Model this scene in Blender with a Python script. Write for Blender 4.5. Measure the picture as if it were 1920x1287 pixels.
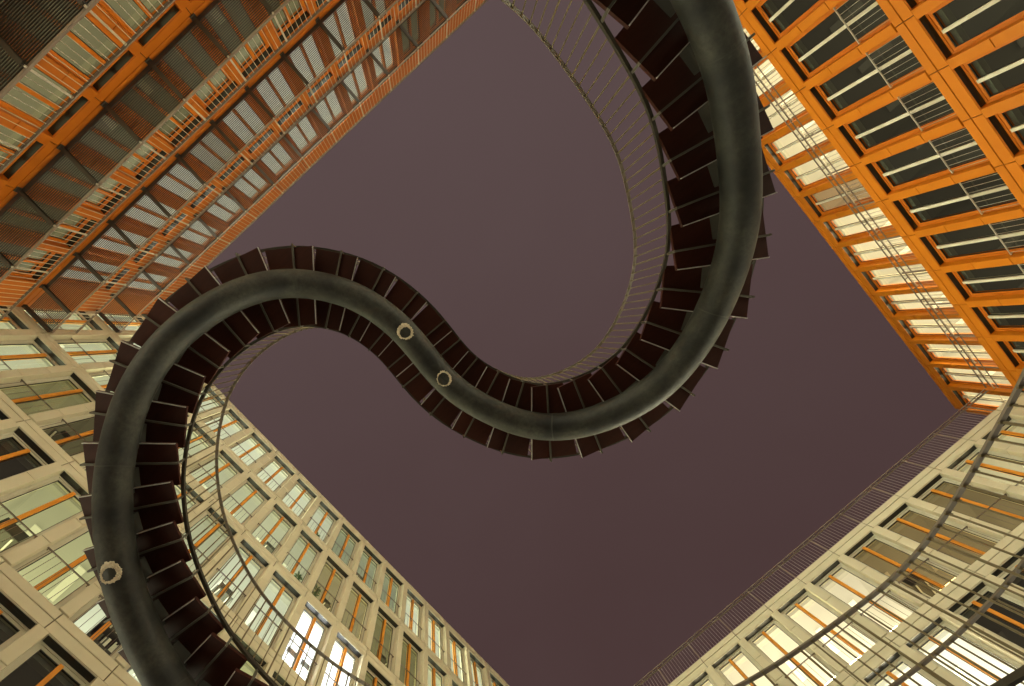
import bpy, math, random
import numpy as np
from mathutils import Matrix, Vector

random.seed(7)
for o in list(bpy.data.objects):
    bpy.data.objects.remove(o)
SC = bpy.context.scene
COL = SC.collection
EYE = 1.5                     # camera height above the paving; heights "h" below are measured from the camera

# ------------------------------------------------------------------ camera
RM = np.array([[0.74087, 0.67066, -0.03643], [-0.67012, 0.73443, -0.10750], [-0.04533, 0.10406, 0.99354]])
PX, PY, FPX = 841.63, 723.29, 900.0
cam = bpy.data.cameras.new('camera'); cam_o = bpy.data.objects.new('camera', cam); COL.objects.link(cam_o)
cam.sensor_fit = 'HORIZONTAL'; cam.sensor_width = 36.0; cam.lens = 36.0 * FPX / 1920.0
cam.shift_x = (960 - PX) / 1920.0; cam.shift_y = (PY - 643.5) / 1920.0
cam.clip_start = 0.02; cam.clip_end = 2000
x, y, z = Vector(RM[0]), Vector(-RM[1]), Vector(-RM[2])
M = Matrix((x, y, z)).transposed().to_4x4(); M.translation = (0, 0, EYE)
cam_o.matrix_world = M
SC.camera = cam_o

# ------------------------------------------------------------------ sky, light, exposure
world = bpy.data.worlds.new('World'); SC.world = world; world.use_nodes = True
nt = world.node_tree; nt.nodes.clear()
out = nt.nodes.new('ShaderNodeOutputWorld'); bg = nt.nodes.new('ShaderNodeBackground')
tc = nt.nodes.new('ShaderNodeTexCoord')
dot = nt.nodes.new('ShaderNodeVectorMath'); dot.operation = 'DOT_PRODUCT'
dot.inputs[1].default_value = (0.28, -0.95, 0.0)
mr = nt.nodes.new('ShaderNodeMapRange'); mr.inputs['From Min'].default_value = -0.55; mr.inputs['From Max'].default_value = 0.80
nz = nt.nodes.new('ShaderNodeTexNoise'); nz.inputs['Scale'].default_value = 2.6; nz.inputs['Detail'].default_value = 6
ma = nt.nodes.new('ShaderNodeMath'); ma.operation = 'MULTIPLY_ADD'; ma.inputs[1].default_value = 0.30
cr = nt.nodes.new('ShaderNodeValToRGB')
cr.color_ramp.elements[0].color = (0.066, 0.036, 0.035, 1); cr.color_ramp.elements[1].color = (0.112, 0.076, 0.075, 1)
nt.links.new(tc.outputs['Generated'], dot.inputs[0]); nt.links.new(tc.outputs['Generated'], nz.inputs['Vector'])
nt.links.new(dot.outputs['Value'], mr.inputs['Value'])
nt.links.new(nz.outputs['Fac'], ma.inputs[0]); nt.links.new(mr.outputs['Result'], ma.inputs[2])
nt.links.new(ma.outputs['Value'], cr.inputs['Fac'])
nt.links.new(cr.outputs['Color'], bg.inputs['Color']); nt.links.new(bg.outputs['Background'], out.inputs['Surface'])
bg.inputs['Strength'].default_value = 1.0
LOBBY_GLOW = 1.2                    # radiance of ground-floor glazing added out of view to light the facades
SC.view_settings.view_transform = 'Standard'; SC.view_settings.look = 'None'
SC.view_settings.exposure = 0.0; SC.view_settings.gamma = 1.0
SC.cycles.use_denoising = True; SC.cycles.denoising_prefilter = 'ACCURATE'; SC.cycles.pixel_filter_type = 'BLACKMAN_HARRIS'
SC.cycles.max_bounces = 8; SC.cycles.diffuse_bounces = 4; SC.cycles.transparent_max_bounces = 16
SC.cycles.sample_clamp_indirect = 4.0

# ------------------------------------------------------------------ helpers
def project(p):
    c = RM @ np.array(p, float)
    if c[2] < 0.05: return None
    return PX + FPX * c[0] / c[2], PY + FPX * c[1] / c[2]

def in_view(pts, margin=70):
    for p in pts:
        q = project(p)
        if q and -margin < q[0] < 1920 + margin and -margin < q[1] < 1287 + margin: return True
    return False

def lin(r, g, b, k=1.0):
    f = lambda c: ((c / 255 + 0.055) / 1.055) ** 2.4 if c > 10 else c / 255 / 12.92
    return (f(r) * k, f(g) * k, f(b) * k, 1)

class MB:
    def __init__(s): s.v = []; s.f = []; s.m = []
    def quad(s, a, b, c, d, m=0):
        n = len(s.v); s.v += [a, b, c, d]; s.f.append((n, n + 1, n + 2, n + 3)); s.m.append(m)
    def box(s, x0, x1, y0, y1, z0, z1, m=0):
        n = len(s.v)
        s.v += [(x0, y0, z0), (x1, y0, z0), (x1, y1, z0), (x0, y1, z0), (x0, y0, z1), (x1, y0, z1), (x1, y1, z1), (x0, y1, z1)]
        for f in ((0, 3, 2, 1), (4, 5, 6, 7), (0, 1, 5, 4), (1, 2, 6, 5), (2, 3, 7, 6), (3, 0, 4, 7)):
            s.f.append(tuple(n + i for i in f)); s.m.append(m)
    def chamfer(s, x0, x1, y0, y1, z0, z1, c=0.006, m=0):
        # a panel with a chamfered front rim (front = low y)
        n = len(s.v)
        s.v += [(x0 + c, y0, z0 + c), (x1 - c, y0, z0 + c), (x1 - c, y0, z1 - c), (x0 + c, y0, z1 - c),
                (x0, y0 + c, z0), (x1, y0 + c, z0), (x1, y0 + c, z1), (x0, y0 + c, z1),
                (x0, y1, z0), (x1, y1, z0), (x1, y1, z1), (x0, y1, z1)]
        for f in ((0, 1, 2, 3), (4, 5, 1, 0), (5, 6, 2, 1), (6, 7, 3, 2), (7, 4, 0, 3), (8, 9, 5, 4), (9, 10, 6, 5), (10, 11, 7, 6), (11, 8, 4, 7), (11, 10, 9, 8)):
            s.f.append(tuple(n + i for i in f)); s.m.append(m)
    def bar(s, p, q, w, t=None, m=0, up=(0, 0, 1)):
        t = t or w
        p = Vector(p); q = Vector(q); d = (q - p)
        if d.length < 1e-6: return
        d.normalize(); u = Vector(up)
        if abs(d.dot(u)) > 0.99: u = Vector((1, 0, 0))
        a = d.cross(u).normalized() * (w / 2); b = a.cross(d).normalized() * (t / 2)
        n = len(s.v)
        for c in (p, q):
            for e in ((-1, -1), (1, -1), (1, 1), (-1, 1)): s.v.append(tuple(c + a * e[0] + b * e[1]))
        for f in ((0, 3, 2, 1), (4, 5, 6, 7), (0, 1, 5, 4), (1, 2, 6, 5), (2, 3, 7, 6), (3, 0, 4, 7)):
            s.f.append(tuple(n + i for i in f)); s.m.append(m)
    def rod(s, p, q, r, k=6, m=0):
        p = Vector(p); q = Vector(q); d = (q - p).normalized()
        u = Vector((0, 0, 1)) if abs(d.z) < 0.9 else Vector((1, 0, 0))
        a = d.cross(u).normalized(); b = a.cross(d)
        n = len(s.v)
        for c in (p, q):
            for i in range(k):
                t = 2 * math.pi * i / k
                s.v.append(tuple(c + a * (r * math.cos(t)) + b * (r * math.sin(t))))
        for i in range(k):
            j = (i + 1) % k; s.f.append((n + i, n + k + i, n + k + j, n + j)); s.m.append(m)
        s.f.append(tuple(n + i for i in range(k))); s.m.append(m)
        s.f.append(tuple(n + k + i for i in reversed(range(k)))); s.m.append(m)
    def mesh(s, name, mats, smooth=False):
        me = bpy.data.meshes.new(name); me.from_pydata(s.v, [], s.f)
        for m in (mats if isinstance(mats, (list, tuple)) else [mats]): me.materials.append(m)
        me.polygons.foreach_set('material_index', s.m)
        if smooth: me.polygons.foreach_set('use_smooth', [True] * len(me.polygons))
        me.update(); return me

def put(name, me, parent=None, mat=None):
    o = bpy.data.objects.new(name, me); COL.objects.link(o)
    if parent is not None: o.parent = parent
    if mat is not None: o.matrix_local = mat
    return o

def thing(name, label, cat, loc=(0, 0, 0), group=None):
    o = bpy.data.objects.new(name, None); COL.objects.link(o); o.location = loc; o.empty_display_size = 0.3
    o['label'] = label; o['category'] = cat
    if group: o['group'] = group
    return o

# ------------------------------------------------------------------ materials
def mat(name, base, rough=0.5, metal=0.0, noise=0.0, scale=6.0, rand=0.0, spec=0.5, bump=0.0, stretch=None):
    m = bpy.data.materials.new(name); m.use_nodes = True; n = m.node_tree; b = n.nodes['Principled BSDF']
    b.inputs['Base Color'].default_value = (*base, 1); b.inputs['Roughness'].default_value = rough
    b.inputs['Metallic'].default_value = metal; b.inputs['Specular IOR Level'].default_value = spec
    cur = None
    if noise or rand:
        rgb = n.nodes.new('ShaderNodeRGB'); rgb.outputs[0].default_value = (*base, 1); cur = rgb.outputs[0]
        hv = n.nodes.new('ShaderNodeHueSaturation'); n.links.new(cur, hv.inputs['Color'])
        val = n.nodes.new('ShaderNodeMath'); val.operation = 'ADD'; val.inputs[0].default_value = 1.0 - noise / 2 - rand / 2
        if noise:
            t = n.nodes.new('ShaderNodeTexCoord'); mp = n.nodes.new('ShaderNodeMapping')
            if stretch: mp.inputs['Scale'].default_value = stretch
            tx = n.nodes.new('ShaderNodeTexNoise'); tx.inputs['Scale'].default_value = scale; tx.inputs['Detail'].default_value = 6
            tx.inputs['Roughness'].default_value = 0.65
            n.links.new(t.outputs['Object'], mp.inputs['Vector']); n.links.new(mp.outputs['Vector'], tx.inputs['Vector'])
            k = n.nodes.new('ShaderNodeMath'); k.operation = 'MULTIPLY'; k.inputs[1].default_value = noise
            n.links.new(tx.outputs['Fac'], k.inputs[0]); n.links.new(k.outputs[0], val.inputs[1])
            if bump:
                bp = n.nodes.new('ShaderNodeBump'); bp.inputs['Strength'].default_value = bump; bp.inputs['Distance'].default_value = 0.02
                n.links.new(tx.outputs['Fac'], bp.inputs['Height']); n.links.new(bp.outputs['Normal'], b.inputs['Normal'])
        if rand:
            oi = n.nodes.new('ShaderNodeObjectInfo'); k2 = n.nodes.new('ShaderNodeMath'); k2.operation = 'MULTIPLY_ADD'
            k2.inputs[1].default_value = rand; n.links.new(oi.outputs['Random'], k2.inputs[0]); n.links.new(val.outputs[0], k2.inputs[2])
            n.links.new(k2.outputs[0], hv.inputs['Value'])
        else: n.links.new(val.outputs[0], hv.inputs['Value'])
        n.links.new(hv.outputs['Color'], b.inputs['Base Color'])
    return m

ORANGE = mat('orange_panel', (0.61, 0.182, 0.004), 0.42, noise=0.10, scale=1.6, rand=0.07)
ORANGE_SHADED = mat('deep_shaded_orange_panel', (0.47, 0.120, 0.004), 0.42, noise=0.10, scale=1.6, rand=0.07)  # deeper orange for the gallery wing, shade under the galleries mixed into the colour
ORANGE_F = mat('orange_frame', (0.60, 0.165, 0.010), 0.38, noise=0.06, scale=3)
BEIGE = mat('beige_panel', (0.64, 0.585, 0.42), 0.50, noise=0.16, scale=1.8, rand=0.07, stretch=(1.6, 1.6, 0.45))
BEIGE_F = mat('beige_frame', (0.57, 0.54, 0.42), 0.45, noise=0.05, scale=3)
CREAM = mat('cream_mullion', (0.74, 0.69, 0.55), 0.40)
JOINT_O = mat('joint_backing_rust', (0.075, 0.016, 0.004), 0.9)
JOINT_B = mat('joint_backing_umber', (0.08, 0.06, 0.03), 0.9)
BLACK = mat('black_gasket', (0.006, 0.006, 0.006), 0.45)
SLOT = mat('blind_pocket', (0.008, 0.007, 0.006), 0.35)
STEEL_D = mat('dark_bronze_steel', (0.045, 0.034, 0.026), 0.5, noise=0.3, scale=5)
STEEL_L = mat('pale_rail_steel', (0.60, 0.54, 0.44), 0.35, metal=0.3, noise=0.15, scale=8)
STEEL_M = mat('taupe_rail_steel', (0.26, 0.20, 0.16), 0.45, metal=0.2, noise=0.25, scale=6)
STEEL_P = mat('mauve_baluster_steel', (0.36, 0.29, 0.25), 0.4, metal=0.2)
RAILB = mat('bronze_window_rail', (0.12, 0.09, 0.07), 0.45)
PAVE = mat('courtyard_paving', (0.035, 0.033, 0.03), 0.85, noise=0.5, scale=1.2)
ROOF = mat('roof_gravel', (0.10, 0.095, 0.085), 0.95, noise=0.4, scale=3)

def glass_mat():
    m = bpy.data.materials.new('window_glass'); m.use_nodes = True; n = m.node_tree; n.nodes.clear()
    o = n.nodes.new('ShaderNodeOutputMaterial'); mx = n.nodes.new('ShaderNodeMixShader')
    t = n.nodes.new('ShaderNodeBsdfTransparent'); t.inputs['Color'].default_value = (0.86, 0.90, 0.84, 1)
    g = n.nodes.new('ShaderNodeBsdfGlossy'); g.inputs['Roughness'].default_value = 0.015; g.inputs['Color'].default_value = (0.95, 0.97, 0.95, 1)
    fr = n.nodes.new('ShaderNodeFresnel'); fr.inputs['IOR'].default_value = 1.5
    n.links.new(fr.outputs[0], mx.inputs[0]); n.links.new(t.outputs[0], mx.inputs[1]); n.links.new(g.outputs[0], mx.inputs[2])
    n.links.new(mx.outputs[0], o.inputs['Surface']); return m
GLASS = glass_mat()

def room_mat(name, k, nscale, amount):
    # office interior with its light put in as surface glow: the object's own colour is the room's brightness; soft uneven ceiling light
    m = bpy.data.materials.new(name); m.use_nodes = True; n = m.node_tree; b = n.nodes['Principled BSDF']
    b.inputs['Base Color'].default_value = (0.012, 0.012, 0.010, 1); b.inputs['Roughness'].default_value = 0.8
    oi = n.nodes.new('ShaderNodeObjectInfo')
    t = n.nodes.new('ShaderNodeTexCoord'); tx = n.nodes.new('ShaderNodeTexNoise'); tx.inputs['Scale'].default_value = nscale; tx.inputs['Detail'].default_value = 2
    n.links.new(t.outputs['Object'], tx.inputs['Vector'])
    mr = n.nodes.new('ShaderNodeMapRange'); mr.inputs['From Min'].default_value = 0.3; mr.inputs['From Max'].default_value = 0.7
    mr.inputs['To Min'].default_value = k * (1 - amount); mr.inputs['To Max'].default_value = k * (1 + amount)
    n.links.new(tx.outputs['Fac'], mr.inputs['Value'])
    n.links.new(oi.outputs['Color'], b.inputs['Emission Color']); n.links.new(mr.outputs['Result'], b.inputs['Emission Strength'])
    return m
CEIL = room_mat('glowing_ceiling', 0.92, 0.55, 0.10)
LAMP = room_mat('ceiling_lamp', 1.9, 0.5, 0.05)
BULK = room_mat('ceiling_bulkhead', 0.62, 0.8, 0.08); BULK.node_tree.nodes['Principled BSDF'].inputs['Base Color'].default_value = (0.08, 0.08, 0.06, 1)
RWALL = room_mat('glowing_room_wall', 0.85, 0.6, 0.18)
BACK_FILL = room_mat('back_wall_fill_glow', 38.0, 0.5, 0.2)  # back wall out of sight, made to glow strongly as fill for the facades
FLOOR_FILL = room_mat('room_floor_fill_glow', 8.0, 0.6, 0.2)  # floor glow added as fill too, no lamp behind it

def added_glow_mat():  # glowing sheet added below the view as fill light
    m = bpy.data.materials.new('added_glow_glass'); m.use_nodes = True; n = m.node_tree; b = n.nodes['Principled BSDF']
    b.inputs['Base Color'].default_value = (0.3, 0.28, 0.22, 1)
    b.inputs['Emission Color'].default_value = (1.0, 0.83, 0.58, 1); b.inputs['Emission Strength'].default_value = LOBBY_GLOW
    return m
ADDED_GLOW_M = added_glow_mat()

# ------------------------------------------------------------------ the courtyard floor
g = MB(); g.quad((-60, -60, 0), (60, -60, 0), (60, 60, 0), (-60, 60, 0))
gr = put('courtyard_ground', g.mesh('courtyard_ground', PAVE)); gr['kind'] = 'structure'

# ------------------------------------------------------------------ facade cell (x along, y into the building, z up; origin at a panel joint)
BAY, STO = 1.5, 3.369
JW = 0.011                      # half of an open joint
def cell_meshes(key, panel, frame, mull, rail):
    d = {}
    b = MB(); b.chamfer(JW, BAY - JW, 0.0, 0.05, JW, 0.215); d['up'] = b.mesh(key + '_beam_upper', panel)
    b = MB(); b.chamfer(JW, BAY - JW, 0.0, 0.05, -0.255, -JW); d['lo'] = b.mesh(key + '_beam_lower', panel)
    zs = [-0.268, -1.19, -2.17, -3.145]
    for k in range(3):
        b = MB(); b.chamfer(-0.13, 0.13, -0.022, 0.2, zs[k + 1] + 0.009, zs[k] - 0.009); d['pier%d' % k] = b.mesh(key + '_pier', panel)
    b = MB()                    # stepped frame, two rebates
    for (a0, a1, z1, z0, a2, a3, z3, z2, y0) in ((0.13, 1.37, -0.262, -3.15, 0.185, 1.315, -0.325, -3.10, 0.195),
                                                (0.185, 1.315, -0.325, -3.10, 0.25, 1.25, -0.385, -3.04, 0.215)):
        b.box(a0, a2, y0, 0.32, z0, z1); b.box(a3, a1, y0, 0.32, z0, z1)
        b.box(a2, a3, y0, 0.32, z3, z1); b.box(a2, a3, y0, 0.32, z0, z2)
    d['frame'] = b.mesh(key + '_window_frame', frame)
    b = MB()
    for (a0, a1) in ((0.25, 0.705), (0.795, 1.25)):
        b.box(a0, a0 + 0.016, 0.225, 0.255, -3.04, -0.385); b.box(a1 - 0.016, a1, 0.225, 0.255, -3.04, -0.385)
        b.box(a0 + 0.016, a1 - 0.016, 0.225, 0.255, -0.405, -0.385); b.box(a0 + 0.016, a1 - 0.016, 0.225, 0.255, -3.04, -3.02)
    d['sash'] = b.mesh(key + '_sash', BLACK)
    b = MB(); b.quad((0.0, 0.24, -3.04), (0.455, 0.24, -3.04), (0.455, 0.24, -0.385), (0.0, 0.24, -0.385)); d['pane'] = b.mesh(key + '_pane', GLASS)
    b = MB(); b.box(0.703, 0.797, 0.17, 0.30, -3.04, -0.385); d['mull'] = b.mesh(key + '_mullion', mull)
    b = MB()                    # soffit with its blind pocket
    b.box(0.13, 1.37, 0.05, 0.195, -0.262, -0.252, 0); b.box(0.13, 1.37, 0.012, 0.193, -0.275, -0.2625, 0)
    b.box(0.155, 1.345, 0.030, 0.192, -0.279, -0.2755, 1); b.box(0.17, 1.33, 0.095, 0.108, -0.284, -0.2793, 1)
    d['soffit'] = b.mesh(key + '_blind_box', [frame, SLOT])
    b = MB()
    b.box(0.15, 1.35, 0.083, 0.110, -2.178, -2.152)
    for s in (0.17, 1.31): b.box(s, s + 0.022, 0.115, 0.155, -2.178, -2.155)
    b.box(0.15, 1.35, 0.083, 0.107, -3.11, -3.09)
    for k in range(7):
        a = 0.24 + k * 0.17
        b.rod((a, 0.095, -3.09), (a, 0.095, -2.18), 0.0065, 5)
    d['rail'] = b.mesh(key + '_railing', rail)
    return d
CO = cell_meshes('orange', ORANGE, ORANGE_F, CREAM, STEEL_L)
CG = cell_meshes('gallery', ORANGE_SHADED, ORANGE_F, ORANGE_F, STEEL_L)
CB = cell_meshes('beige', BEIGE, BEIGE_F, mat('orange_mullion', (0.76, 0.30, 0.03), 0.4), RAILB)
PANE2 = Matrix.Translation((0.795, 0, 0)); PANE1 = Matrix.Translation((0.25, 0, 0))

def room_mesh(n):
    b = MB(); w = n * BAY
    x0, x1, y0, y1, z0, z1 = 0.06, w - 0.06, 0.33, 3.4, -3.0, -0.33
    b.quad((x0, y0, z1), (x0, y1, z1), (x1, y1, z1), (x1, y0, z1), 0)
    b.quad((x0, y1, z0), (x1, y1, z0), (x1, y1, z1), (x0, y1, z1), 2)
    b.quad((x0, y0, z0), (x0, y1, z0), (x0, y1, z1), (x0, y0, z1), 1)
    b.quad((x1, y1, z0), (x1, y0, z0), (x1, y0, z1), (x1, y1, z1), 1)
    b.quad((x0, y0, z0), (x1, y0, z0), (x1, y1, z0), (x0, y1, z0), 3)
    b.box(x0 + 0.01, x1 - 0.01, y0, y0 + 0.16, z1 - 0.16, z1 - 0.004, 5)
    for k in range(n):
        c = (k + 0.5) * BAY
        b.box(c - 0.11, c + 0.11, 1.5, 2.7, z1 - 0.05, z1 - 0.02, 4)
    return b.mesh('office_room_%d' % n, [CEIL, RWALL, BACK_FILL, FLOOR_FILL, LAMP, BULK])
ROOMS = {n: room_mesh(n) for n in (1, 2, 3, 4)}

class Wing:
    def __init__(s, label, origin, ang, cells, joint):
        # origin: world position (x, y, h) of joint (0, 0)
        s.M = Matrix.Translation((origin[0], origin[1], origin[2] + EYE)) @ Matrix.Rotation(ang, 4, 'Z')
        base = Vector((origin[0], origin[1], 0))
        s.root = thing('office_wing', label, 'building', base)
        s.inv = Matrix.Translation(-base); s.C = cells; s.core = MB(); s.rest = MB(); s.joint = joint
        s.count = 0
    def loc(s, a, z, y=0): return s.inv @ s.M @ Matrix.Translation((a, y, z))
    def rel(s, p):
        q = s.M @ Vector(p); return (q.x, q.y, q.z - EYE)
    def part(s, name, me, a=0, z=0, y=0): return put(name, me, s.root, s.loc(a, z, y))
    def cell(s, i, z, force=None):
        C = s.C; a = i * BAY
        vis = in_view([s.rel((a + u, 0, z + w)) for u in (-0.15, BAY / 2, BAY + 0.15) for w in (0.2, -1.2, -2.2, -3.4)])
        c = s.core
        c.box(a, a + BAY, 0.052, 0.42, z - 0.25, z + 0.208); c.box(a - 0.12, a + 0.12, 0.06, 0.42, z - 3.16, z - 0.25)
        if vis or force:
            s.part('beam_panel', C['up'], a, z); s.part('beam_panel', C['lo'], a, z)
            for k in range(3): s.part('pier_panel', C['pier%d' % k], a, z)
            w = s.part('window', C['frame'], a, z); s.count += 1
            for nm, me, ml in (('pane', C['pane'], PANE1), ('pane', C['pane'], PANE2), ('sash', C['sash'], None), ('mullion', C['mull'], None),
                               ('blind_box', C['soffit'], None), ('window_railing', C['rail'], None)):
                if nm != 'window_railing' or C is not CG: put(nm, me, w, ml)
            return w
        r = s.rest                    # far outside the picture: the same shapes in one sheet of pieces
        r.box(a + JW, a + BAY - JW, 0, 0.05, z + JW, z + 0.215, 0); r.box(a + JW, a + BAY - JW, 0, 0.05, z - 0.255, z - JW, 0)
        r.box(a - 0.13, a + 0.13, -0.02, 0.2, z - 3.145, z - 0.27, 0)
        r.box(a + 0.13, a + 0.25, 0.16, 0.3, z - 3.15, z - 0.262, 1); r.box(a + 1.25, a + 1.37, 0.16, 0.3, z - 3.15, z - 0.262, 1)
        r.box(a + 0.25, a + 1.25, 0.16, 0.3, z - 0.385, z - 0.262, 1); r.box(a + 0.703, a + 0.797, 0.15, 0.3, z - 3.15, z - 0.385, 2)
        r.quad((a + 0.25, 0.225, z - 3.15), (a + 1.25, 0.225, z - 3.15), (a + 1.25, 0.225, z - 0.385), (a + 0.25, 0.225, z - 0.385), 3)
        return None
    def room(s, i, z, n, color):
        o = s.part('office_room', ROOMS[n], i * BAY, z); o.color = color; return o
    def lobby(s, a0, a1, z1, z0):  # unseen ground storey with added glowing sheets that brighten the courtyard
        n = max(1, int(round((a1 - a0) / 3.0))); w = (a1 - a0) / n
        me = MB(); me.quad((0.12, 0.2, z0), (w - 0.12, 0.2, z0), (w - 0.12, 0.2, z1 - 0.3), (0.12, 0.2, z1 - 0.3)); me = me.mesh('added_glow_glazing', ADDED_GLOW_M)
        for k in range(n): s.part('added_glow_glazing', me, a0 + k * w, 0)
        for k in range(n + 1): s.rest.box(a0 + k * w - 0.12, a0 + k * w + 0.12, 0.0, 0.4, z0, z1 - 0.2, 0)
        s.core.box(a0, a1, 0.21, 0.5, z0, z1 - 0.2)
    def close(s, panel, frame, mull):
        o = put('wall_core', s.core.mesh('wall_core', s.joint), s.root, s.inv @ s.M)
        if s.rest.f:
            o = put('outlying_facade', s.rest.mesh('outlying_facade', [panel, frame, mull, GLASS]), s.root, s.inv @ s.M); o['kind'] = 'stuff'
DARKGLASS = mat('dark_window_glass', (0.02, 0.02, 0.018), 0.05)

GROUND = -EYE
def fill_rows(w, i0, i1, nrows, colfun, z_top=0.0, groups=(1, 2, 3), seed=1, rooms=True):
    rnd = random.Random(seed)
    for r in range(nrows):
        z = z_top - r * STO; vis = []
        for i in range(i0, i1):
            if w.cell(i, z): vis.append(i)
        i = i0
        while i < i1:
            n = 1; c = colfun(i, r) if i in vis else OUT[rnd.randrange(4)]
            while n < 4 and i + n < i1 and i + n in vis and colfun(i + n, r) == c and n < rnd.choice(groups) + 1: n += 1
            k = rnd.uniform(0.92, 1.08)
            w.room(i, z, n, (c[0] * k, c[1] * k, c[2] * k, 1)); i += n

OUT = [lin(204, 202, 180), lin(210, 208, 186), lin(190, 188, 166), lin(60, 56, 46)]  # glow of rooms outside the view, added to light the walls opposite
# ---------- tall beige wing (plane x = -9.15, faces +X)
WHITE = lin(255, 255, 255, 2.2)
G1, G2, G3 = lin(208, 208, 178), lin(186, 184, 148), lin(168, 163, 118)
DIM2 = lin(84, 76, 50)
DIMG, DIMB, OLV, DRK = lin(138, 140, 112), lin(146, 132, 92), lin(120, 112, 74), lin(40, 35, 26)
def col_tall(i, r):
    t = {(0, 4): DIMG, (0, 5): DIMG, (0, 6): DIMG, (1, 4): DIMB, (1, 5): DIMB, (1, 6): OLV, (1, 7): OLV, (1, 8): G2, (1, 9): G2, (0, 3): G1, (2, -2): DIM2, (2, -3): OLV, (3, -2): DRK, (3, -3): DRK, (3, 0): G3, (4, 0): DRK,
         (2, 4): WHITE, (2, 5): WHITE, (2, 6): OLV, (2, 7): G2, (2, 8): OLV, (2, 2): G1, (2, 3): G1, (3, 2): G1, (3, 1): G1, (3, -1): G3,
         (4, 2): OLV, (4, 1): DRK, (4, -1): DRK, (4, -2): DRK}
    if (r, i) in t: return t[(r, i)]
    if r == 0: return G1
    if r == 1: return G2
    if r == 2: return G2
    if r >= 5: return DRK
    return G3
w = Wing('tall beige panelled wing with orange window mullions and no roof railing', (-9.151, -2.32, 22.536), math.pi / 2, CB, JOINT_B)
fill_rows(w, -5, 13, 6, col_tall, seed=3)
TALL = w
w.lobby(-5 * BAY, 12 * BAY, -6 * STO, GROUND - 22.536)
w.core.box(-5 * BAY, 13 * BAY, 0.45, 12, GROUND - 22.536, -6 * STO - 0.1)
w.core.box(-5 * BAY, 13 * BAY, 4.8, 12, -6 * STO, 0.2); w.core.box(-5 * BAY, 13 * BAY, 0.43, 12, 0.0, 0.2)
w.close(BEIGE, BEIGE_F, CB['mull'].materials[0])

# ---------- lower beige wing (plane y = 15.19, faces -Y)
CRM, CRM2, TAU, TAU2, KHK = lin(238, 218, 178, 1.05), lin(246, 234, 205, 1.35), lin(132, 112, 74), lin(122, 102, 66), lin(188, 172, 130)
def col_low(i, r):
    if r == 0:
        if i >= 4: return KHK
        if i in (2, 3): return KHK if i == 3 else TAU
        if i in (0, 1): return TAU2
        return CRM
    if r == 1:
        if i in (0, 1): return DRK
        return CRM2 if i < 0 else KHK
    return CRM if (i + r) % 4 else TAU
w = Wing('lower beige panelled wing with orange window mullions under a dark roof railing', (5.332, 15.19, 15.684), 0.0, CB, JOINT_B)
fill_rows(w, -9, 5, 4, col_low, seed=5)
LOW = w
fillb = MB()
for r in range(4):
    z = -r * STO
    fillb.chamfer(0.01, 0.945, 0, 0.05, z + JW, z + 0.215); fillb.chamfer(0.01, 0.945, 0, 0.05, z - 0.255, z - JW)
    fillb.chamfer(-0.13, 0.945, -0.01, 0.2, z - 3.145, z - 0.268)
w.part('corner_panel', fillb.mesh('corner_panel', BEIGE), 5 * BAY, 0)
w.lobby(-9 * BAY, 5 * BAY, -4 * STO, GROUND - 15.684)
w.core.box(-10 * BAY, 6 * BAY, 0.45, 12, GROUND - 15.684, -4 * STO - 0.1)
w.core.box(-10 * BAY, 6 * BAY, 4.8, 12, -4 * STO, 0.2); w.core.box(-10 * BAY, 6 * BAY, 0.43, 12, 0.0, 0.2)
w.close(BEIGE, BEIGE_F, CB['mull'].materials[0])

def rail_run(w, a0, a1, zb, h, y, pitch, post_step, post0, mat_rail, mat_bar, name, gap=0.05, third=False):
    # roof railing: a pair of top rails with short ties, posts, thin balusters
    b = MB(); zt = zb + h
    b.box(a0, a1, y - gap - 0.014, y - gap + 0.014, zt - 0.03, zt); b.box(a0, a1, y + gap - 0.014, y + gap + 0.014, zt - 0.03, zt)
    b.box(a0, a1, y - 0.010, y + 0.010, zt - 0.12, zt - 0.10)
    if third: b.box(a0, a1, y - 0.012, y + 0.012, zt - 0.36, zt - 0.335)
    top = put(name, b.mesh(name + '_handrail', mat_rail), w.root, w.loc(0, 0))
    pm = MB(); pm.bar((0, 0, zb), (0, 0, zt - 0.002), 0.03, 0.05)
    pm = pm.mesh(name + '_post', STEEL_M)
    n = int((a1 - post0) / post_step) + 1
    bm = MB()
    for k in range(1, int(round(post_step / pitch))): bm.rod((k * pitch, 0, zb + 0.06), (k * pitch, 0, zt - 0.10), 0.0065, 5)
    bm.box(0.02, post_step - 0.02, -0.012, 0.012, zb + 0.05, zb + 0.07)
    for k in range(3): bm.box((k + 0.5) * post_step / 3 - 0.012, (k + 0.5) * post_step / 3 + 0.012, -gap, gap, zt - 0.028, zt - 0.006)
    bm = bm.mesh(name + '_balusters', mat_bar)
    for k in range(n):
        a = post0 + k * post_step
        put('railing_post', pm, top, Matrix.Translation((a, y, 0)))
        if a + post_step <= a1 + 0.05:
            o = put('baluster_row', bm, top, Matrix.Translation((a, y, 0))); o['kind'] = 'stuff'
rail_run(LOW, -9 * BAY, 8.42, 0.21, 0.98, 0.06, 0.115, BAY, -9 * BAY, STEEL_M, STEEL_P, 'roof_railing')

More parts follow.
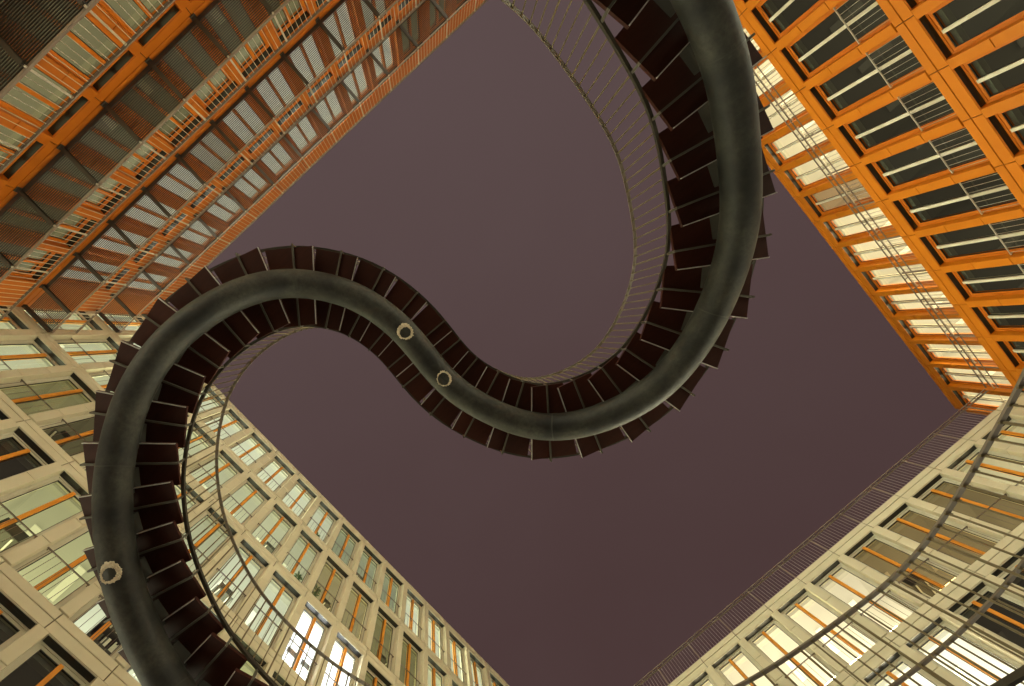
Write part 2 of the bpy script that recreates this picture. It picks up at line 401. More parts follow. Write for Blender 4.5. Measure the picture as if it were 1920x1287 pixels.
# ---------- orange wing with white mullions (plane x = 13.78, faces -X), top storeys set back to x = 16.76
DK1, DK2 = lin(46, 42, 31), lin(54, 50, 38)
w = Wing('bright orange panelled wing with cream mullions and a lit set-back top storey', (13.782, 6.67, 15.697), -math.pi / 2, CO, JOINT_O)
fill_rows(w, -5, 10, 4, lambda i, r: DK2 if (i * 7 + r) % 5 == 0 else DK1, seed=9)
BRIGHT = w
fillo = MB()
for r in range(4):
    z = -r * STO
    fillo.chamfer(-0.94, -0.01, 0, 0.05, z + JW, z + 0.215); fillo.chamfer(-0.94, -0.01, 0, 0.05, z - 0.255, z - JW)
    fillo.chamfer(-0.94, 0.0, -0.01, 0.2, z - 3.145, z - 0.268)
w.part('corner_panel', fillo.mesh('corner_panel_orange', ORANGE), -5 * BAY, 0)
w.lobby(-5 * BAY, 10 * BAY, -4 * STO, GROUND - 15.697)
w.core.box(-6 * BAY, 11 * BAY, 0.45, 12, GROUND - 15.697, -4 * STO - 0.1)
w.core.box(-6 * BAY, 11 * BAY, 4.8, 12, -4 * STO, 0.1); w.core.box(-6 * BAY, 11 * BAY, 0.43, 3.4, 0.0, 0.19)
# set-back storeys share the wing
SB = 16.764 - 13.782; ZT = 22.414 - 15.697; A0 = -(8.188 - 6.67)
def setback(w):
    lit = lin(236, 212, 164, 1.0); lit2 = lin(250, 240, 220, 1.6); dim = lin(176, 140, 96)
    C = w.C
    off = Matrix.Translation((A0, SB, ZT))
    vis = []
    for i in range(-8, 11):
        a = A0 + i * BAY
        w.core.box(a, a + BAY, SB + 0.052, SB + 0.42, ZT - 0.25, ZT + 0.208); w.core.box(a - 0.12, a + 0.12, SB + 0.06, SB + 0.42, ZT - 3.16, ZT - 0.25)
        w.part('beam_panel', C['up'], a, ZT, SB); w.part('beam_panel', C['lo'], a, ZT, SB)
        for k in range(3): w.part('pier_panel', C['pier%d' % k], a, ZT, SB)
        win = w.part('window', C['frame'], a, ZT, SB)
        for nm, me, ml in (('pane', C['pane'], PANE1), ('pane', C['pane'], PANE2), ('sash', C['sash'], None), ('mullion', C['mull'], None), ('blind_box', C['soffit'], None), ('window_railing', C['rail'], None)):
            put(nm, me, win, ml)
        w.rest.box(a + JW, a + BAY - JW, SB, SB + 0.05, ZT - STO - 3.0, ZT - STO + 0.215, 0)
    w.core.box(A0 - 8 * BAY, A0 + 11 * BAY, SB + 0.06, SB + 0.4, 0.1, ZT - STO + 0.2)
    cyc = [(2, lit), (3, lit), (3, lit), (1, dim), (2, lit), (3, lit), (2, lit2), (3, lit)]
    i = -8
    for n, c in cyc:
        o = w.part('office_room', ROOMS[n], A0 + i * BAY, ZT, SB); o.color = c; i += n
    w.core.box(A0 - 8 * BAY, A0 + 11 * BAY, SB + 0.43, SB + 8, ZT, ZT + 0.2)
    w.core.box(A0 - 8 * BAY, A0 + 11 * BAY, SB + 4.9, SB + 8, 0.1, ZT)
setback(w)
b = MB(); b.box(-6 * BAY, 11 * BAY, 0.06, SB, 0.195, 0.225); w.part('terrace_floor', b.mesh('terrace_floor', ROOF))
w.close(ORANGE, ORANGE_F, CREAM)
rail_run(w, -8.5, 10 * BAY, 0.22, 0.93, 0.10, 0.14, BAY, -5 * BAY, STEEL_M, STEEL_M, 'terrace_railing', 0.075, True)

# ---------- orange wing with slatted galleries (wall y = -9.40, gallery edge y = -8.254, faces +Y)
LIT, LIT2, GRY, GRY2 = lin(226, 222, 200), lin(196, 190, 165), lin(128, 122, 94), lin(112, 104, 74)
def col_gal(i, r):
    if r == 0: return LIT if i > -6 else GRY2
    if r == 1: return LIT if i % 5 else LIT2
    if r == 2: return GRY if i % 3 else GRY2
    return GRY2
w = Wing('orange panelled wing fronted by stacked steel galleries with slatted floors', (-0.644, -9.40, 22.62), math.pi, CG, JOINT_O)
fill_rows(w, -10, 5, 6, col_gal, seed=11)
GAL = w
fillg = MB()
for r in range(6):
    z = -r * STO
    fillg.chamfer(0.01, 0.99, 0, 0.05, z + JW, z + 0.215); fillg.chamfer(0.01, 0.99, 0, 0.05, z - 0.255, z - JW)
    fillg.chamfer(-0.13, 0.99, -0.01, 0.2, z - 3.145, z - 0.268)
w.part('corner_panel', fillg.mesh('corner_panel_gallery', ORANGE_SHADED), 5 * BAY, 0)
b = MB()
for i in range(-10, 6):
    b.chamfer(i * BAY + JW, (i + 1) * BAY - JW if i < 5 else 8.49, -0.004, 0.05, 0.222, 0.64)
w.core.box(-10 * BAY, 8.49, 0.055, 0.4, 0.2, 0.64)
w.part('parapet_panel', b.mesh('parapet_panel', ORANGE_SHADED))
b = MB(); b.box(-10 * BAY, 8.49, -0.05, 0.42, 0.643, 0.70); w.part('parapet_coping', b.mesh('parapet_coping', STEEL_L))
w.lobby(-10 * BAY, 5 * BAY, -6 * STO, GROUND - 22.62)
w.core.box(-10 * BAY, 6 * BAY, 0.45, 12, GROUND - 22.62, -6 * STO - 0.1)
w.core.box(-10 * BAY, 6 * BAY, 4.8, 12, -6 * STO, 0.2); w.core.box(-10 * BAY, 6 * BAY, 0.43, 12, 0.0, 0.2)
w.close(ORANGE, ORANGE_F, ORANGE_F)

def galleries(w):
    E = -(9.40 - 8.254)                       # gallery edge in front of the wall
    END = 8.44
    # pieces of one bay, z = 0 at the walking surface
    gb = MB()
    n = 20
    for k in range(n):
        yy = E + 0.075 + k * (abs(E) - 0.215) / (n - 1)
        gb.box(0.035, BAY - 0.035, yy - 0.009, yy + 0.009, -0.030, 0.0)
    gb = gb.mesh('floor_grating', STEEL_D)
    ge = MB()
    for k in range(n):
        yy = E + 0.075 + k * (abs(E) - 0.215) / (n - 1)
        ge.box(0.035, 0.90, yy - 0.009, yy + 0.009, -0.030, 0.0)
    ge = ge.mesh('floor_grating_end', STEEL_D)
    br = MB()
    br.box(-0.05, 0.05, E + 0.02, -0.02, -0.155, -0.143); br.box(-0.006, 0.006, E + 0.02, -0.02, -0.143, -0.06); br.box(-0.05, 0.05, E + 0.02, -0.02, -0.06, -0.049)
    br.box(-0.075, 0.075, -0.02, 0.0, -0.20, -0.02)
    br = br.mesh('gallery_bracket', STEEL_D)
    po = MB(); po.box(-0.022, 0.022, E - 0.012, E + 0.012, -0.10, 1.055); po.box(-0.03, 0.03, E - 0.03, E + 0.03, 1.0, 1.02)
    po = po.mesh('gallery_post', STEEL_L)
    ba = MB()
    for k in range(1, 10): ba.rod((k * BAY / 10, E, 0.03), (k * BAY / 10, E, 1.04), 0.0085, 5)
    ba = ba.mesh('gallery_balusters', STEEL_L)
    le = MB(); le.box(0.05, BAY - 0.05, -0.125, -0.03, -0.08, -0.03)
    le = le.mesh('gallery_ledger', [STEEL_D, ORANGE_F])
    for lev in range(6):
        z = 19.459 - 22.62 - lev * STO
        b = MB(); b.box(-10 * BAY, END, E - 0.018, E + 0.022, -0.05, 0.02)
        b.box(-10 * BAY, END, E - 0.03, E - 0.008, 1.05, 1.085); b.box(-10 * BAY, END, E + 0.008, E + 0.03, 1.05, 1.085)
        b.box(END - 0.10, END, E + 0.022, -0.02, -0.155, -0.02, 1)
        gal = put('gallery', b.mesh('gallery_edge', [STEEL_M, STEEL_D]), w.root, w.loc(0, z))
        for i in range(-10, 6):
            a = i * BAY
            if not in_view([w.rel((a + u, yy, z + hh)) for u in (-0.1, 0.8, 1.6) for yy in (E, 0) for hh in (0, 1.1)], 200): continue
            T = Matrix.Translation((a, 0, 0))
            put('gallery_bracket', br, gal, T); put('railing_post', po, gal, T)
            for nm, me in ((('baluster_row', ba), ('floor_grating', gb), ('wall_ledger', le)) if i < 5 else (('floor_grating', ge),)):
                o = put(nm, me, gal, T)
                if nm != 'wall_ledger': o['kind'] = 'stuff'
            if i == 5:
                bb = MB()
                for k in range(1, 7): bb.rod((k * 0.15, E, 0.03), (k * 0.15, E, 1.04), 0.0085, 5)
                o = put('baluster_row', bb.mesh('gallery_balusters_end', STEEL_L), gal, T); o['kind'] = 'stuff'
galleries(GAL)

# ------------------------------------------------------------------ the curving staircase
WOOD = mat('dark_red_wood', (0.044, 0.0095, 0.004), 0.5, noise=0.9, scale=3.0, stretch=(1.0, 6.0, 1.0), rand=0.35, spec=0.3)
TREAD_EDGE = mat('tread_edge_steel', (0.52, 0.49, 0.46), 0.4)
BAR_M = mat('olive_cross_bar', (0.11, 0.10, 0.075), 0.5, noise=0.3, scale=7)
SADDLE = mat('dark_saddle_steel', (0.022, 0.019, 0.014), 0.6, noise=0.4, scale=6)
RAIL_D = mat('dark_bottom_rail', (0.05, 0.042, 0.028), 0.45, noise=0.3, scale=5)
HAND = mat('bronze_handrail', (0.21, 0.17, 0.13), 0.45, noise=0.3, scale=5)
BALU = mat('brass_coloured_baluster', (0.17, 0.132, 0.066), 0.65)
def tube_mat():
    m = bpy.data.materials.new('weathered_tube_paint'); m.use_nodes = True; n = m.node_tree; b = n.nodes['Principled BSDF']
    t = n.nodes.new('ShaderNodeTexCoord')
    big = n.nodes.new('ShaderNodeTexNoise'); big.inputs['Scale'].default_value = 1.9; big.inputs['Detail'].default_value = 6; big.inputs['Roughness'].default_value = 0.5
    fine = n.nodes.new('ShaderNodeTexNoise'); fine.inputs['Scale'].default_value = 14; fine.inputs['Detail'].default_value = 8; fine.inputs['Roughness'].default_value = 0.7
    for q in (big, fine): n.links.new(t.outputs['Object'], q.inputs['Vector'])
    r = n.nodes.new('ShaderNodeValToRGB'); e = r.color_ramp.elements
    e[0].position = 0.36; e[0].color = (0.009, 0.009, 0.008, 1); e[1].position = 0.62; e[1].color = (0.040, 0.038, 0.030, 1)
    n.links.new(big.outputs['Fac'], r.inputs['Fac'])
    hv = n.nodes.new('ShaderNodeHueSaturation'); n.links.new(r.outputs['Color'], hv.inputs['Color'])
    mr = n.nodes.new('ShaderNodeMapRange'); mr.inputs['From Min'].default_value = 0.3; mr.inputs['From Max'].default_value = 0.7; mr.inputs['To Min'].default_value = 0.45; mr.inputs['To Max'].default_value = 1.6
    n.links.new(fine.outputs['Fac'], mr.inputs['Value']); n.links.new(mr.outputs['Result'], hv.inputs['Value'])
    n.links.new(hv.outputs['Color'], b.inputs['Base Color'])
    rr = n.nodes.new('ShaderNodeMapRange'); rr.inputs['To Min'].default_value = 0.42; rr.inputs['To Max'].default_value = 0.75
    b.inputs['Specular IOR Level'].default_value = 0.4
    n.links.new(fine.outputs['Fac'], rr.inputs['Value']); n.links.new(rr.outputs['Result'], b.inputs['Roughness'])
    bp = n.nodes.new('ShaderNodeBump'); bp.inputs['Strength'].default_value = 0.25; bp.inputs['Distance'].default_value = 0.01
    n.links.new(fine.outputs['Fac'], bp.inputs['Height']); n.links.new(bp.outputs['Normal'], b.inputs['Normal'])
    return m
TUBE = tube_mat()

# control points (x, y, height above the camera) of the tube's centre line
CP = [(-3.4, 2.1, -1.2), (-3.9, 1.1, -0.8), (-4.1, -1.0, -0.1), (-3.2, -3.0, 0.7), (-1.45, -4.2, 1.6), (0.7, -4.4, 2.5), (2.65, -3.5, 3.4), (3.95, -2.15, 4.5),
      (4.29, -.655, 5.15), (4.31, .06, 5.45), (4.16, .78, 5.78), (3.87, 1.54, 6.1), (3.49, 2.10, 6.45), (2.85, 2.61, 6.8), (2.01, 2.92, 7.15), (1.13, 2.84, 7.5), (.39, 2.47, 7.82),
      (.03, 2.01, 7.98), (-.29, 1.23, 8.12), (-.37, .69, 8.15), (-.31, -.27, 8.15), (-.39, -.91, 8.12), (-.60, -1.47, 8.05), (-1.15, -2.13, 7.82), (-1.77, -2.42, 7.53),
      (-2.64, -2.48, 7.15), (-3.21, -2.35, 6.93), (-3.71, -2.11, 6.75), (-4.17, -1.73, 6.55), (-4.55, -1.32, 6.37), (-5.03, -.49, 6.08), (-5.24, .17, 5.9), (-5.35, .89, 5.7),
      (-5.15, 2.1, 5.25), (-4.5, 3.4, 4.7), (-3.4, 4.45, 4.15), (-2.0, 5.1, 3.55), (-.27, 5.24, 2.87), (1.47, 5.0, 2.47), (2.15, 4.62, 2.22), (2.68, 4.13, 2.0), (3.45, 3.07, 1.52),
      (4.05, 1.6, 1.0), (4.25, 0, .45), (4.0, -1.5, 0.0), (3.2, -2.9, -.5), (2.0, -3.9, -1.0), (1.0, -4.2, -1.22)]
CP = np.array(CP, float)
def smooth_path(P, n=24):
    out = []
    Q = np.vstack([2 * P[0] - P[1], P, 2 * P[-1] - P[-2]])
    for i in range(1, len(Q) - 2):
        p0, p1, p2, p3 = Q[i - 1], Q[i], Q[i + 1], Q[i + 2]
        t0 = 0; t1 = np.linalg.norm(p1 - p0) ** 0.5; t2 = t1 + np.linalg.norm(p2 - p1) ** 0.5; t3 = t2 + np.linalg.norm(p3 - p2) ** 0.5
        for k in range(n):
            t = t1 + (t2 - t1) * k / n
            a1 = (t1 - t) / (t1 - t0) * p0 + (t - t0) / (t1 - t0) * p1; a2 = (t2 - t) / (t2 - t1) * p1 + (t - t1) / (t2 - t1) * p2
            a3 = (t3 - t) / (t3 - t2) * p2 + (t - t2) / (t3 - t2) * p3
            b1 = (t2 - t) / (t2 - t0) * a1 + (t - t0) / (t2 - t0) * a2; b2 = (t3 - t) / (t3 - t1) * a2 + (t - t1) / (t3 - t1) * a3
            out.append((t2 - t) / (t2 - t1) * b1 + (t - t1) / (t2 - t1) * b2)
    out.append(P[-1]); return np.array(out)
PATH = smooth_path(CP)
S = np.r_[0, np.cumsum(np.linalg.norm(np.diff(PATH[:, :2], axis=0), axis=1))]
su = np.arange(0, S[-1], 0.05)
U = np.c_[np.interp(su, S, PATH[:, 0]), np.interp(su, S, PATH[:, 1]), np.interp(su, S, PATH[:, 2])]
for _ in range(50):                                   # iron out kinks between control points
    U[1:-1] = 0.25 * U[:-2] + 0.5 * U[1:-1] + 0.25 * U[2:]
def at(s): return np.array([np.interp(s, su, U[:, k]) for k in range(3)])
def tan2(s):
    d = at(min(s + 0.25, su[-1])) - at(max(s - 0.25, 0)); d = d[:2]; return d / np.linalg.norm(d)
def nor2(s):
    t = tan2(s); return np.array([-t[1], t[0]])
s_taper = S[24 * 33]; s_low = S[24 * 37]
def half(s): return float(np.interp(s, [s_taper, s_low], [0.64, 0.46]))
TR, LIFT, STEP = 0.228, 0.37, 0.565
RB, RT_ = 0.17, 1.25            # bottom rail and handrail above the treads
stair = thing('spiral_staircase', 'curving staircase of dark red treads on one thick steel tube, winding overhead', 'staircase', (float(CP[-1][0]), float(CP[-1][1]), 0))
SI = Matrix.Translation(-stair.location)
def W(p): return (float(p[0]), float(p[1]), float(p[2]) + EYE)

# tube
b = MB(); K = 40; sel = list(range(0, len(U), 2))
if sel[-1] != len(U) - 1: sel.append(len(U) - 1)
for i in sel:
    p = U[i]; d = U[min(i + 1, len(U) - 1)] - U[max(i - 1, 0)]; d /= np.linalg.norm(d)
    a = np.cross(d, (0, 0, 1)); a /= np.linalg.norm(a); c = np.cross(a, d)
    for k in range(K):
        t = 2 * math.pi * k / K; b.v.append(W(p + TR * (math.cos(t) * a + math.sin(t) * c)))
for r in range(len(sel) - 1):
    for k in range(K):
        j = (k + 1) % K; b.f.append((r * K + k, r * K + j, (r + 1) * K + j, (r + 1) * K + k)); b.m.append(0)
b.f.append(tuple(range(K))); b.m.append(0); n0 = (len(sel) - 1) * K; b.f.append(tuple(n0 + k for k in reversed(range(K)))); b.m.append(0)
tube = put('support_tube', b.mesh('support_tube', TUBE, True), stair, SI)

# treads with their edge strips, cross bars and saddles
s_ref = S[24 * 20]                                    # a point on the crossing at the top
def step_at(s):
    return 0.555 + 0.15 * min(0.5, abs(at(min(s + 0.3, su[-1]))[2] - at(max(s - 0.3, 0))[2]) / 0.6)
def prism(b, quad, z0, z1, m=0):
    n = len(b.v)
    for zz in (z0, z1):
        for q in quad: b.v.append((float(q[0]), float(q[1]), zz + EYE))
    for f in ((0, 3, 2, 1), (4, 5, 6, 7), (0, 1, 5, 4), (1, 2, 6, 5), (2, 3, 7, 6), (3, 0, 4, 7)):
        b.f.append(tuple(n + i for i in f)); b.m.append(m)
def mixn(sa, sm, k):
    v = nor2(sa) * k + nor2(sm) * (1 - k); return v / np.linalg.norm(v)
steps = []
s = s_ref + 0.13
while s + step_at(s) < su[-1] - 0.05:
    steps.append((s, step_at(s))); s += step_at(s)
s = s_ref + 0.13
while s > 0.7:
    st = step_at(s) * 1.032; s -= st; steps.insert(0, (s, st))
for s0, STEP in steps:
    s1 = s0 + STEP; sm = (s0 + s1) / 2; h = half(sm); zt = at(sm)[2] + LIFT
    if zt < -1.42: continue
    nf = mixn(s0, sm, 0.55); nb = mixn(s1, sm, 0.55)
    up = at(s1)[2] - at(s0)[2]
    pm_ = at(sm)[:2]; lap = 0.008 + min(0.09, abs(float(pm_ @ tan2(sm))) / at(sm)[2] * abs(up) * 1.3)
    g0, g1 = (0.006, -lap) if up > 0 else (-lap, 0.006)
    pa, pb = at(s0)[:2] + tan2(sm) * g0, at(s1)[:2] - tan2(sm) * g1
    t = MB(); prism(t, [pa - nf * h, pa + nf * h, pb + nb * h, pb - nb * h], zt, zt + 0.05)
    tr = put('tread', t.mesh('tread', WOOD), stair, SI)
    # edge strip under the uphill... the open side of the tread
    e = MB()
    hi = up > 0
    qa = pa if not hi else pb; na = nf if not hi else nb; dr = tan2(sm) * (0.012 if not hi else -0.012)
    prism(e, [qa - na * (h - 0.004) + dr * 0.1, qa + na * (h - 0.004) + dr * 0.1, qa + na * (h - 0.004) + dr, qa - na * (h - 0.004) + dr], zt - 0.03, zt - 0.002)
    put('edge_strip', e.mesh('edge_strip', TREAD_EDGE), tr)
    sc = s0 + STEP * (0.63 if hi else 0.37); nc = nor2(sc); c = at(sc)
    x = MB(); hw = h + 0.035
    x.bar(W((*(c[:2] - nc * hw), zt - 0.022)), W((*(c[:2] + nc * hw), zt - 0.022)), 0.026, 0.04)
    for sg in (-1, 1):
        x.bar(W((*(c[:2] + nc * sg * (h + 0.016)), zt - 0.03)), W((*(c[:2] + nc * sg * (h + 0.016)), c[2] + LIFT + RB)), 0.03, 0.022)
    put('cross_bar', x.mesh('cross_bar', BAR_M), stair, SI)
    sd = MB()
    lo_, hi_ = (pa, pa + (pb - pa) * 0.5) if hi else (pb, pb + (pa - pb) * 0.5)
    prism(sd, [lo_ - nf * 0.125, lo_ + nf * 0.125, hi_ + nb * 0.125, hi_ - nb * 0.125] if hi else [hi_ - nf * 0.125, hi_ + nf * 0.125, lo_ + nb * 0.125, lo_ - nb * 0.125], zt - 0.30, zt - 0.046)
    put('saddle_plate', sd.mesh('saddle_plate', SADDLE), stair, SI)

# railings, both sides
def sweep(offs, dz, w, t, name, m):
    b = MB(); idx = list(range(0, len(U), 3)); ring = []
    for i in idx:
        s = su[i]; nn = nor2(s); o = offs(s); c = U[i]
        p = np.array([*(c[:2] + nn * o), c[2] + LIFT + dz])
        for a, d in ((-w / 2, -t / 2), (w / 2, -t / 2), (w / 2, t / 2), (-w / 2, t / 2)):
            b.v.append(W((*(p[:2] + nn * a), p[2] + d)))
    for r in range(len(idx) - 1):
        for k in range(4):
            j = (k + 1) % 4; b.f.append((r * 4 + k, r * 4 + j, (r + 1) * 4 + j, (r + 1) * 4 + k)); b.m.append(0)
    b.f += [(0, 1, 2, 3), tuple((len(idx) - 1) * 4 + k for k in (3, 2, 1, 0))]; b.m += [0, 0]
    return put(name, b.mesh(name, m), stair, SI)
for side in (-1, 1):
    off = lambda s, side=side: side * (half(s) + 0.016)
    hr = sweep(off, RT_, 0.046, 0.02, 'handrail', HAND)
    lr = sweep(off, RB, 0.045, 0.05, 'bottom_rail', RAIL_D)
    for s0, STEP in steps:
        if at(s0)[2] + LIFT < -1.3: continue
        b = MB()
        for k in range(4):
            s = s0 + STEP * (0.63 - 0.25 * k)
            if s < 0.1 or s > su[-1] - 0.1: continue
            nn = nor2(s); c = at(s); p = c[:2] + nn * off(s); zb = c[2] + LIFT
            r = 0.012 if k == 0 else 0.009
            b.rod(W((*p, zb + RB - 0.02)), W((*p, zb + RT_ - 0.01)), r, 6)
            b.bar(W((*(p - nn * 0.032), zb + RT_ - 0.016)), W((*(p + nn * 0.032), zb + RT_ - 0.016)), 0.016, 0.016)
        if b.f:
            o = put('baluster_set', b.mesh('baluster_set', BALU), stair, SI); o['kind'] = 'stuff'

# welded joints of the tube
SEAM = mat('weld_seam_bead', (0.03, 0.028, 0.022), 0.6, noise=0.6, scale=25)
for sj in np.arange(1.4, su[-1] - 0.5, 2.9):
    p = at(sj); d = at(sj + 0.05) - at(sj - 0.05); d /= np.linalg.norm(d); a = np.cross(d, (0, 0, 1)); a /= np.linalg.norm(a); c = np.cross(a, d)
    b = MB(); rr = random.Random(int(sj * 10))
    for k in range(48):
        t = 2 * math.pi * k / 48; e = a * math.cos(t) + c * math.sin(t); jt = rr.uniform(-0.002, 0.002)
        for off_, rad in ((-0.009, 0.0005), (-0.004 + jt, 0.002), (0.004 + jt, 0.002), (0.009, 0.0005)): b.v.append(W(p + d * off_ + e * (TR + rad)))
    for k in range(48):
        j = (k + 1) % 48
        for q in range(3): b.f.append((k * 4 + q, k * 4 + q + 1, j * 4 + q + 1, j * 4 + q)); b.m.append(0)
    put('weld_seam', b.mesh('weld_seam', SEAM), tube)

# torn weld rings where props were cut off the tube
RINGM = mat('bare_chipped_weld', (0.62, 0.52, 0.36), 0.6, noise=0.6, scale=30, bump=0.6)
CAPM = mat('ground_off_patch', (0.035, 0.036, 0.030), 0.4, noise=0.5, scale=12)
def ray(px, py):
    d = np.array([(px - PX) / FPX, (py - PY) / FPX, 1.0]); d = RM.T @ d; return d / np.linalg.norm(d)
def weld_ring(px, py, r_in, r_out, seed):
    rnd = random.Random(seed); r = ray(px, py)
    best = min(range(len(U)), key=lambda i: np.linalg.norm(U[i] - r * (U[i] @ r)))
    C = U[best]; d = U[best + 1] - U[best - 1]; d /= np.linalg.norm(d)
    L = C @ r; off = r * L - C                       # offset of the sight line from the axis
    off -= d * (off @ d); o = min(np.linalg.norm(off), TR * 0.8)
    n = off / max(np.linalg.norm(off), 1e-6) * o + (-r + d * (r @ d)) / np.linalg.norm(-r + d * (r @ d)) * math.sqrt(TR * TR - o * o)
    n /= np.linalg.norm(n); bb = np.cross(d, n)
    def sp(a, rad, e):
        x, y = rad * math.cos(a), rad * math.sin(a); t = y / TR
        return W(C + d * x + (TR + e) * (math.cos(t) * n + math.sin(t) * bb))
    b = MB(); N = 72; K = 6
    ph = [rnd.uniform(0, 6.28) for _ in range(4)]
    for i in range(N):
        a = 2 * math.pi * i / N
        wob = 0.5 + 0.5 * math.sin(a + ph[0])
        ro = r_in + (r_out - r_in) * (0.45 + 0.62 * wob + 0.10 * math.sin(3 * a + ph[1])) + rnd.uniform(-0.010, 0.012); ri = r_in * (1 + 0.05 * math.sin(2 * a + ph[2])) + rnd.uniform(-0.007, 0.007)
        for k in range(K):
            f = k / (K - 1); hgt = 0.003 + 0.022 * math.sin(math.pi * f) * rnd.uniform(0.3, 1.0)
            b.v.append(sp(a, ri + (ro - ri) * f, hgt))
    for i in range(N):
        j = (i + 1) % N
        for k in range(K - 1): b.f.append((i * K + k, i * K + k + 1, j * K + k + 1, j * K + k)); b.m.append(0)
    put('weld_ring', b.mesh('weld_ring', RINGM), stair, SI)
    b = MB(); b.v.append(sp(0, 0, 0.004))
    for i in range(36): b.v.append(sp(2 * math.pi * i / 36, r_in * 1.04, 0.0035))
    for i in range(36): b.f.append((0, 1 + i, 1 + (i + 1) % 36)); b.m.append(0)
    put('ground_patch', b.mesh('ground_patch', CAPM), stair, SI)
weld_ring(762, 626, 0.088, 0.150, 1); weld_ring(831, 710, 0.10, 0.136, 2); weld_ring(203, 1075, 0.082, 0.150, 5)

# the flights end on a small concrete footing each
FOOT = mat('concrete_footing', (0.30, 0.29, 0.27), 0.9, noise=0.3, scale=3)
for p in (CP[0], CP[-1]):
    b = MB(); b.box(p[0] - 0.7, p[0] + 0.7, p[1] - 0.7, p[1] + 0.7, 0.0, 0.12); put('footing', b.mesh('footing', FOOT), stair, SI)

# ------------------------------------------------------------------ what stands behind some windows
DESK_D = mat('dark_desk_board', (0.06, 0.058, 0.045), 0.6, noise=0.2, scale=6); DESK_G = mat('grey_desk_board', (0.30, 0.31, 0.31), 0.6, noise=0.2, scale=6)
LEG = mat('pale_desk_leg', (0.75, 0.74, 0.70), 0.4); LEAF = mat('plant_leaf', (0.035, 0.075, 0.02), 0.5, noise=0.5, scale=9); POT = mat('plant_pot', (0.20, 0.12, 0.08), 0.8)
SHELF = mat('dark_bookcase', (0.03, 0.022, 0.015), 0.6); BOOK = mat('pale_binder', (0.75, 0.72, 0.62), 0.7)
FLOOR = -3.0
def spot(wing, i, frac, row, depth):
    M = wing.M @ Matrix.Translation(((i + frac) * BAY, depth, -row * STO + FLOOR)); return M
def desk(wing, i, frac, row, m, label, wd=0.62):
    M = spot(wing, i, frac, row, 0.36)
    t = thing('desk', label, 'desk', M.to_translation(), 'desks behind the windows'); t.matrix_world = M
    b = MB(); b.chamfer(-wd / 2, wd / 2, 0, 0.75, 0.72, 0.745); put('desk_top', b.mesh('desk_top', m), t)
    for sx in (-1, 1):
        x = sx * wd * 0.3
        b = MB(); b.box(x - 0.018, x + 0.018, 0.03, 0.70, 0.68, 0.717); b.box(x - 0.02, x + 0.02, 0.34, 0.38, 0.0, 0.68); b.box(x - 0.02, x + 0.02, 0.06, 0.66, 0.0, 0.03)
        put('leg', b.mesh('desk_leg', LEG), t)
    b = MB(); b.box(-wd * 0.36, wd * 0.36, 0.10, 0.36, 0.748, 0.756); b.box(-0.03, 0.03, 0.2, 0.25, 0.756, 0.9); b.box(-wd * 0.38, wd * 0.38, 0.17, 0.195, 0.86, 1.2)
    put('monitor', b.mesh('monitor', BLACK), t)
def plant(wing, i, frac, row, label, hgt, seed):
    rnd = random.Random(seed); M = spot(wing, i, frac, row, 0.50)
    t = thing('potted_plant', label, 'plant', M.to_translation(), 'plants behind the windows'); t.matrix_world = M
    b = MB(); b.rod((0, 0, 0), (0, 0, 0.30), 0.13, 12); put('pot', b.mesh('pot', POT), t)
    b = MB(); b.rod((0, 0, 0.3), (0.01, 0, hgt * 0.8), 0.012, 6); put('stem', b.mesh('stem', POT), t)
    b = MB()
    for k in range(46):
        a = rnd.uniform(0, 6.28); el = rnd.uniform(-0.3, 0.9); ln = rnd.uniform(0.12, 0.26); z0 = rnd.uniform(0.45, hgt * 0.8)
        d = Vector((math.cos(a) * math.cos(el), math.sin(a) * math.cos(el) * 0.55, math.sin(el))); p = Vector((0, 0, z0)); sd = d.cross(Vector((0, 0, 1))).normalized() * ln * 0.2
        b.quad(tuple(p), tuple(p + d * ln * 0.5 + sd), tuple(p + d * ln), tuple(p + d * ln * 0.5 - sd))
    o = put('foliage', b.mesh('foliage', LEAF), t); o['kind'] = 'stuff'
desk(TALL, -1, 0.55, 3, DESK_D, 'dark wide desk on pale legs behind a greenish window of the tall beige wing', 0.8)
desk(TALL, -2, 0.32, 2, DESK_D, 'dark narrow desk at an olive window beside the orange gallery wing', 0.5)
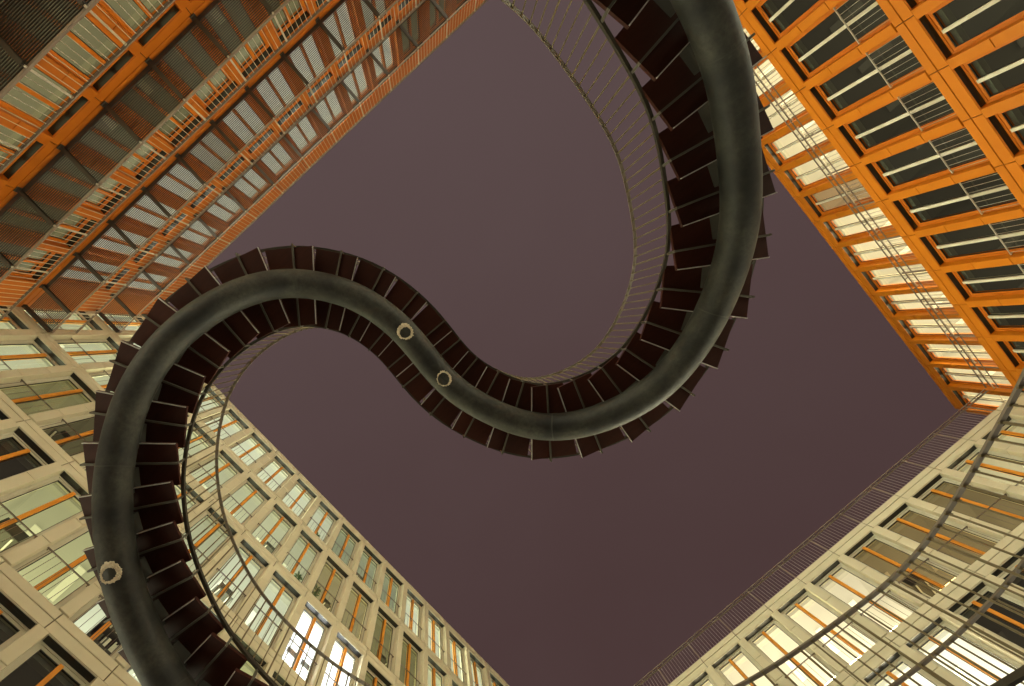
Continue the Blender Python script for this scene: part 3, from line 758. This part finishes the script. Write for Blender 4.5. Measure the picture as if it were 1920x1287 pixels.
for q, lb in (((2, 0.76, 1), 'desk with a monitor behind a pale window, second storey below the bare beige roof edge'),
              ((5, 0.43, 0), 'desk with a monitor behind a dim grey top-storey window of the tall beige wing'),
              ((6, 0.74, 1), 'desk with a monitor behind a dark olive window, two bays from the tall plant'),
              ((2, 0.55, 2), 'desk with a monitor behind a bright cream window, two bays from the brightest one')): desk(TALL, *q, DESK_D, lb)
desk(TALL, 4, 0.74, 1, DESK_D, 'desk beside the tall green plant behind an olive window', 0.45)
desk(TALL, 4, 0.42, 2, DESK_G, 'light grey desk in the brightest white window, beside its mullion', 0.5)
desk(TALL, 4, 0.80, 2, DESK_G, 'light grey desk in the brightest white window, by its pier', 0.45)
desk(LOW, 0, 0.42, 0, DESK_D, 'dark desk behind a taupe window under the roof railing', 0.5)
plant(TALL, 4, 0.32, 1, 'tall green plant in a pot behind an olive window', 1.55, 4)
plant(TALL, 3, 0.66, 0, 'low bushy plant behind a pale top-storey window of the tall beige wing', 1.2, 5)
plant(TALL, 3, 0.74, 1, 'low bushy plant behind the window next to the tall plant', 1.2, 6)
M = spot(TALL, 1, 0.66, 3, 0.55)
bc = thing('bookcase', 'dark bookcase with pale binders behind a window by the steel tube', 'bookcase', M.to_translation()); bc.matrix_world = M
b = MB(); b.box(-0.4, 0.4, 0.3, 0.32, 0, 2.2)
for xx in (-0.4, 0.38): b.box(xx, xx + 0.02, 0, 0.3, 0, 2.2)
put('carcass', b.mesh('bookcase_carcass', SHELF), bc)
sh = MB(); sh.box(-0.38, 0.38, 0.005, 0.3, -0.012, 0.012); sh = sh.mesh('shelf_board', SHELF)
rnd = random.Random(8)
for k in range(6): put('shelf', sh, bc, Matrix.Translation((0, 0, 0.05 + k * 0.42)))
for k in range(5):
    x0 = -0.37
    while x0 < 0.33:
        wv = rnd.uniform(0.03, 0.07)
        if rnd.random() < 0.6:
            b = MB(); b.box(x0, x0 + wv - 0.004, 0.03, 0.26, 0.063 + k * 0.42, 0.063 + k * 0.42 + rnd.uniform(0.22, 0.32))
            put('binder', b.mesh('binder', BOOK if rnd.random() < 0.5 else DESK_D), bc)
        x0 += wv
print('windows', TALL.count, LOW.count, BRIGHT.count, GAL.count, 'objects', len(bpy.data.objects))
